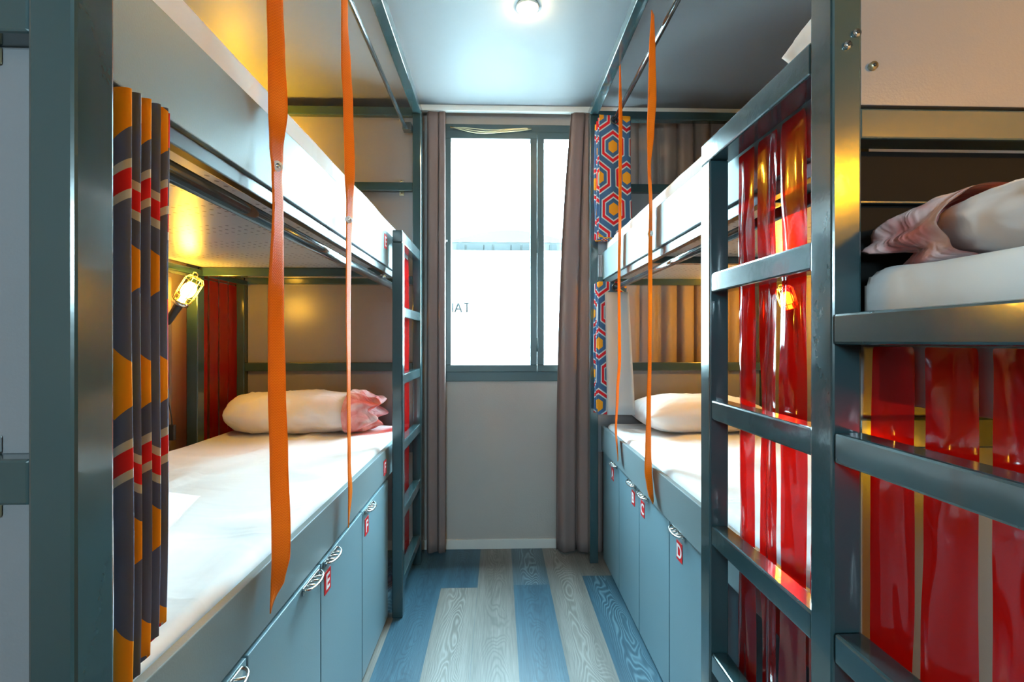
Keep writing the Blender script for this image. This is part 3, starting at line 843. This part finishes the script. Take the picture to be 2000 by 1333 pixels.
# ------------------------------------------------------------------ straps
from math import atan, tan
TH = atan(27 / 930)
def y_at(px, X): return X / tan(atan((px - 1000) / 930) + TH)
def depth(X, Y): return X * sin(TH) + Y * cos(TH)
def strap(X, pts, full, label, rivet=None):
    """pts: (pixel x, pixel y, twist 0..1 visible width share); the ribbon hangs in the plane x = X"""
    P3 = []
    for (px, py, wv) in pts:
        Y = y_at(px, X); d = depth(X, Y); z = (666.5 - py) / 930 * d
        P3.append((X, Y, z, wv))
    P3.sort(key=lambda p: -p[2])
    n = 90
    def samp(t):
        z = P3[0][2] + (P3[-1][2] - P3[0][2]) * t
        for a, b in zip(P3, P3[1:]):
            if z <= a[2] + 1e-9 and z >= b[2] - 1e-9:
                s = (a[2] - z) / (a[2] - b[2]); s = s * s * (3 - 2 * s)
                return [a[k] + (b[k] - a[k]) * s for k in (0, 1)] + [z, a[3] + (b[3] - a[3]) * s]
        return list(P3[-1])
    def fn(u, v):
        x, y, z, wv = samp(v)
        # ribbon direction: rotate between facing the aisle end and edge-on
        view = Vector((x, y)).normalized(); perp = Vector((-view.y, view.x)) * (-1)
        al = math.acos(max(-1, min(1, wv)))
        d = perp * cos(al) + view * sin(al)
        o = (u - .5) * full
        return Vector((x + d.x * o, y + d.y * o, Z(z)))
    root = thing('webbing_strap', (X, P3[0][1], Z(P3[-1][2])), label, 'strap')
    grid_sheet('webbing', fn, 6, n, 'webbing', root, solid=.0022, uvfn=lambda u, v: (u, v))
    if rivet:
        px, py = rivet; Y = y_at(px, X); d = depth(X, Y); z = (666.5 - py) / 930 * d
        bm = bmesh.new(); vx, vy = X / math.hypot(X, Y), Y / math.hypot(X, Y)
        c = P(X - vx * .004, Y - vy * .004, z); ax = Vector((-vx, -vy, 0))
        if X < 0: ax = Vector((.75, -.66, 0)).normalized()
        else: ax = Vector((-.75, -.66, 0)).normalized()
        tube(bm, [c - ax * .002, c + ax * .003], .0105, 18, 0); tube(bm, [c + ax * .003, c + ax * .0055], .005, 12, 1)
        mk('rivet', bm, ['white', 'chrome'], root)
    return root
strap(-.447, [(537, -110, .80), (537, 0, .80), (540, 100, .86), (543, 210, 1), (540, 290, .66), (541, 340, .5), (543, 400, .52), (539, 600, .78), (541, 760, .88), (545, 900, .93), (549, 1040, 1), (549, 1090, .95), (543, 1140, .7), (530, 1190, .10)], .036,
      'wide orange webbing strap of the left bunk, beside its patterned curtain', (541, 326))
strap(-.447, [(673, -60, .45), (673, 40, .5), (676, 130, .78), (680, 200, .80), (683, 330, .85), (683, 400, .55), (681, 480, .40), (680, 600, .35), (681, 760, .25), (682, 900, .22), (684, 960, .30), (681, 1028, .05)], .034,
      'narrower orange webbing strap of the left bunk, between wide strap and ladder', (681, 430))
strap(.540, [(1275, 25, .25), (1274, 100, .60), (1274, 190, .80), (1271, 250, .72), (1268, 320, .30), (1271, 400, .30), (1270, 520, .36), (1269, 700, .30), (1267, 800, .40), (1266, 870, .55), (1266, 920, .70), (1270, 960, .55), (1276, 982, .05)], .034,
      'orange webbing strap hanging in front of the right bunk, over locker C', (1270, 457))
strap(.540, [(1211, 120, .15), (1212, 230, .42), (1211, 400, .32), (1209, 560, .30), (1210, 700, .34), (1206, 770, .30), (1203, 840, .22), (1207, 900, .05)], .034,
      'thin-looking orange webbing strap nearest the window, in front of the right bunk')

# ------------------------------------------------------------------ drapes and curtains
def drape(xa, xb, y, z0, z1, folds, amp, mat, label, seed=0, gather=None, axis='x', name='drape'):
    def fn(u, v):
        x = xa + (xb - xa) * u
        if gather: # narrower at the top
            k = gather * v ** 3
            x = x + (( xa if gather > 0 else xb) - x) * abs(k)
        ph = u * folds * 2 * pi + .8 * sin(u * 5 + seed) + .25 * sin(v * 3 + seed)
        a = amp * (.75 + .25 * sin(u * 9 + seed)) * (1 - .3 * v)
        d = a * sin(ph) + .3 * a * sin(2.3 * ph + seed + v)
        xx = x + amp * .35 * cos(ph) * (1 if axis == 'x' else 1)
        z = z0 + (z1 - z0) * v
        if v > .985: d *= .7
        return Vector((xx, y + d, Z(z))) if axis == 'x' else Vector((y + d, xx, Z(z)))
    o = grid_sheet(name, fn, folds * 14, 40, mat, None, solid=.002)
    return tag(o, label, 'curtain')
drape(-.405, -.302, 2.665, -1.175, CEIL - .033, 2, .026, 'mauve', 'floor-length mauve drape at the left side of the window, beside the ladder', 1.0)
drape(.320, .590, 2.655, -1.175, CEIL - .033, 3, .030, 'mauve', 'floor-length mauve drape at the right side of the visible window, gathered at the top', 2.0, gather=-.30)
drape(.66, 1.50, 2.665, -1.175, CEIL - .033, 8, .030, 'taupe', 'taupe drape closed behind the end of the right bunk', 3.0)
drape(1.45, 2.125, -1.44, -1.175, .28, 8, .020, 'taupe', 'mauve drape along the wall behind the caged lamp of the left bunk', 4.0, axis='y')

def pleated(name, x0, x1, ya, yb, z0, z1, n, mat, label, phase=0, flare=.02, lining=None, lean=(0, 0)):
    """curtain bunched on a rod that runs along y: zigzag pleats across x"""
    root = thing(name, ((x0 + x1) / 2, (ya + yb) / 2, Z(z0)), label, 'curtain')
    def fn(u, v):
        tri = u * n
        k = tri % 2
        s = k if k < 1 else 2 - k
        s = .5 - .5 * cos(pi * s); s = .5 + (s - .5) * (1.0)
        down = 1 - v
        wob = .006 * sin(5 * v + 9 * u) * down
        x = x0 + (x1 - x0) * s + (s - .5) * flare * down + lean[0] * down + wob
        y = ya + (yb - ya) * u + .007 * sin(7 * v + 4 * u) * down + lean[1] * down
        return Vector((x, y, Z(z0 + (z1 - z0) * v)))
    grid_sheet('cloth', fn, n * 12, 30, mat, root, solid=.0015, uvfn='arc')
    return root
pleated('patterned_curtain', .505, .665, 2.36, 2.49, .520, 1.130, 7, 'hex_small',
        'blue, red and gold hexagon curtain bunched on the upper rod of the right bunk', flare=.01)
c2 = pleated('patterned_curtain', .505, .650, 2.38, 2.50, -.37, .300, 7, 'hex_small',
        'blue, red and gold hexagon curtain with grey lining on the lower right rod', flare=.01)
def lfn(u, v):
    x = .532 + .118 * u + (1 - v) * (.012 + .02 * u) ; y = 2.362 + .012 * sin(u * pi) - .01 * u
    return Vector((x, y, Z(-.37 + .615 * v)))
grid_sheet('lining', lfn, 10, 12, 'lining', c2, solid=.0015, label='grey lining side of the curtain folded outwards')
def eyelet(parent, x, y, z, r=.017):
    bm = bmesh.new()
    tube(bm, [P(x + r * cos(2 * pi * k / 20), y, z + r * sin(2 * pi * k / 20)) for k in range(20)], .004, 8, closed=True)
    mk('eyelet', bm, 'steel_dark', parent)
for o in list(COL.objects):
    if o.name == 'patterned_curtain': eyelet(o, .578, 2.352, 1.100)
eyelet(c2, .590, 2.366, .268, .019)

# near left curtain: narrow folds running from the post
def near_curtain():
    root = thing('patterned_curtain', (-.48, .63, Z(-.42)), 'navy curtain with gold hexagons and red stripes hanging beside the near left post', 'curtain')
    n = 5
    def fn(u, v):
        ph = u * n * 2 * pi + .6 * sin(u * 7)
        down = 1 - v
        merge = 1 + .35 * down * cos(ph / 2 + .8)
        x = -.448 - .010 * u + .0145 * sin(ph) * merge - .004 * down * u
        y = .572 + .092 * u + .006 * cos(ph) + .004 * down * sin(6 * v)
        zb = -.428 + .050 * u + .010 * sin(ph)
        zt = .298 + .016 * u
        return Vector((x, y, Z(zb + (zt - zb) * v)))
    grid_sheet('cloth', fn, n * 18, 34, 'hex', root, solid=.0015, uvfn='arc')
    bm = bmesh.new()
    for k in range(1):
        tube(bm, [P(-.506 + .021 * cos(2 * pi * j / 20), .575, .262 + .021 * sin(2 * pi * j / 20)) for j in range(20)], .003, 8, closed=True)
    mk('eyelet', bm, 'steel_dark', root)
near_curtain()

# ------------------------------------------------------------------ vinyl strips
def strip(x, y0, y1, z0, z1, label, seed, group, amp=.006, gentle=False):
    def fn(u, v):
        y = y0 + (y1 - y0) * u
        z = z0 + (z1 - z0) * v
        buck = sin(v * pi) ** .3
        d = amp * (noise.noise(Vector((u * 1.6 + seed, v * 5.0, seed))) * 1.3 + .8 * sin(u * pi * 1.2 + seed + v * 2) + .5 * noise.noise(Vector((u * 3 + seed * 2, v * 13, 5)))) * buck
        lean = .006 * (1 - v) * sin(seed * 3)
        return Vector((x + d, y + lean, Z(z)))
    o = grid_sheet('vinyl_strip', fn, 14, 110, 'vinyl', None, solid=0)
    m = o.modifiers.new('sub', 'SUBSURF'); m.levels = 1; m.render_levels = 1
    return tag(o, label, 'vinyl strip', group)
names = ['nearest the ladder stile on the window side', 'second from the window side', 'third from the window side', 'fourth from the window side, next to the near post', 'hidden most by the near post']
for k in range(4):
    yb = 1.070 - .0835 * k; ya = yb - .068
    strip(.5475, ya, yb, -1.17, .418, 'red vinyl strip behind right ladder, %s' % names[k], 1.7 + k * 2.3, 'red vinyl strips behind the right ladder', .0055)
nm = ['beside the post', 'second from the post', 'third from the post, at the picture edge', 'fourth from the post', 'fifth from the post']
for k in range(3):
    yb = .677 - .0835 * k; ya = yb - .068
    strip(.545, ya, yb, -1.17, -.008, 'red vinyl strip under near right mattress, %s' % nm[k], 11.3 + k * 1.9, 'red vinyl strips on the near right bunk', .004)
strip(-.4622, 2.35, 2.47, -1.17, .415, 'glossy red vinyl strip seen edge-on through the left ladder', 21.5, None, .003)
for k in range(4):
    y = 2.225 + k * .082
    nmk = ['next to the wall post', 'second from the wall post', 'third from the wall post', 'in the far corner'][k]
    strip(-1.375, y, y + .074, -.58, .288, 'red vinyl strip at the lower left bed, %s' % nmk, 31 + k * 1.3, 'red vinyl strips in the lower left bed', .0025)

# ------------------------------------------------------------------ caged lamps
def caged_lamp(base, tip, label, cord=True, bulb='bulb'):
    """inspection lamp: handle at base, wire cage towards tip; coordinates relative to the eye height"""
    b = P(*base); t = P(*tip); ax = (t - b).normalized(); Ln = (t - b).length
    side = ax.cross(Vector((0, 1, 0))).normalized(); fwd = side.cross(ax).normalized()
    root = thing('caged_lamp', tuple(b), label, 'lamp')
    def at(s, r=0, a=0): return b + ax * (Ln * s) + (side * cos(a) + fwd * sin(a)) * r
    bm = bmesh.new(); tube(bm, [at(0), at(.02), at(.06), at(.40), at(.42)], [.006, .012, .014, .017, .017], 16)
    mk('handle', bm, 'black', root)
    bm = bmesh.new(); tube(bm, [at(.42), at(.44), at(.50), at(.52)], [.024, .034, .034, .026], 18)
    mk('collar', bm, 'chrome', root)
    bm = bmesh.new(); R = .037
    for k in range(8):
        a = 2 * pi * k / 8
        tube(bm, [at(.50, R * .92, a), at(.72, R, a), at(.93, R, a), at(.99, R * .75, a), at(1.0, .004, a)], .0016, 6)
    for s in (.62, .93): tube(bm, [at(s, R, 2 * pi * k / 24) for k in range(24)], .0016, 6, closed=True)
    tube(bm, [at(1.0), at(1.05), at(1.07, .012), at(1.05, .022), at(1.01, .020)], .002, 6)
    mk('cage', bm, 'brass', root)
    bm = bmesh.new()
    n = 10
    tube(bm, [at(.52 + .36 * k / n) for k in range(n + 1)], [max(.004, .026 * math.sqrt(max(0, 1 - ((k / n - .58) / .46) ** 2)) if k > 2 else .012) for k in range(n + 1)], 18)
    mk('bulb', bm, bulb, root)
    if cord:
        bm = bmesh.new()
        x0, y0, z0 = base
        pts = [P(x0 + .004 * sin(k * .5) + .02 * (k / 30) ** 2, y0, z0 - .42 * k / 30) for k in range(31)]
        tube(bm, pts, .0025, 8)
        mk('cord', bm, 'black', root)
        bm = bmesh.new(); e = pts[-1]; ez = e.z - EYE
        box(bm, e.x - .013, e.x + .013, e.y - .009, e.y + .009, ez - .065, ez, .004)
        mk('cord_switch', bm, 'black', root)
    return root
caged_lamp((-1.385, 2.03, .070), (-1.255, 2.02, .265), 'lit caged inspection lamp hanging from the wall rod of the lower left bed')
caged_lamp((-1.38, 2.42, .895), (-1.285, 2.41, 1.09), 'lit caged lamp above the upper left mattress, hidden by the board', cord=False, bulb='bulb_bright')
caged_lamp((1.36, 2.13, .050), (1.29, 2.12, .245), 'lit caged lamp in the lower right bed behind the red strips', bulb='bulb_right')
caged_lamp((1.30, -.30, .42), (1.19, -.32, .62), 'lit caged lamp of the near right bunk, outside the frame', cord=False, bulb='bulb_dim')
caged_lamp((1.30, -.10, -.50), (1.19, -.12, -.30), 'lit caged lamp below the near right mattress, outside the frame', cord=False, bulb='bulb_low')

# recessed ceiling light
cl = thing('ceiling_light', (.115, 1.86, Z(CEIL - .01)), 'small round warm ceiling light at the top edge over the aisle', 'ceiling light')
bm = bmesh.new(); tube(bm, [P(.115 + .04 * cos(2 * pi * k / 28), 1.86 + .04 * sin(2 * pi * k / 28), CEIL - .003) for k in range(28)], .006, 8, closed=True)
mk('trim_ring', bm, 'white', cl)
bm = bmesh.new(); tube(bm, [P(.115, 1.86, CEIL - .001), P(.115, 1.86, CEIL - .016), P(.115, 1.86, CEIL - .030)], [.034, .032, .014], 24)
mk('diffuser', bm, 'downlight', cl)
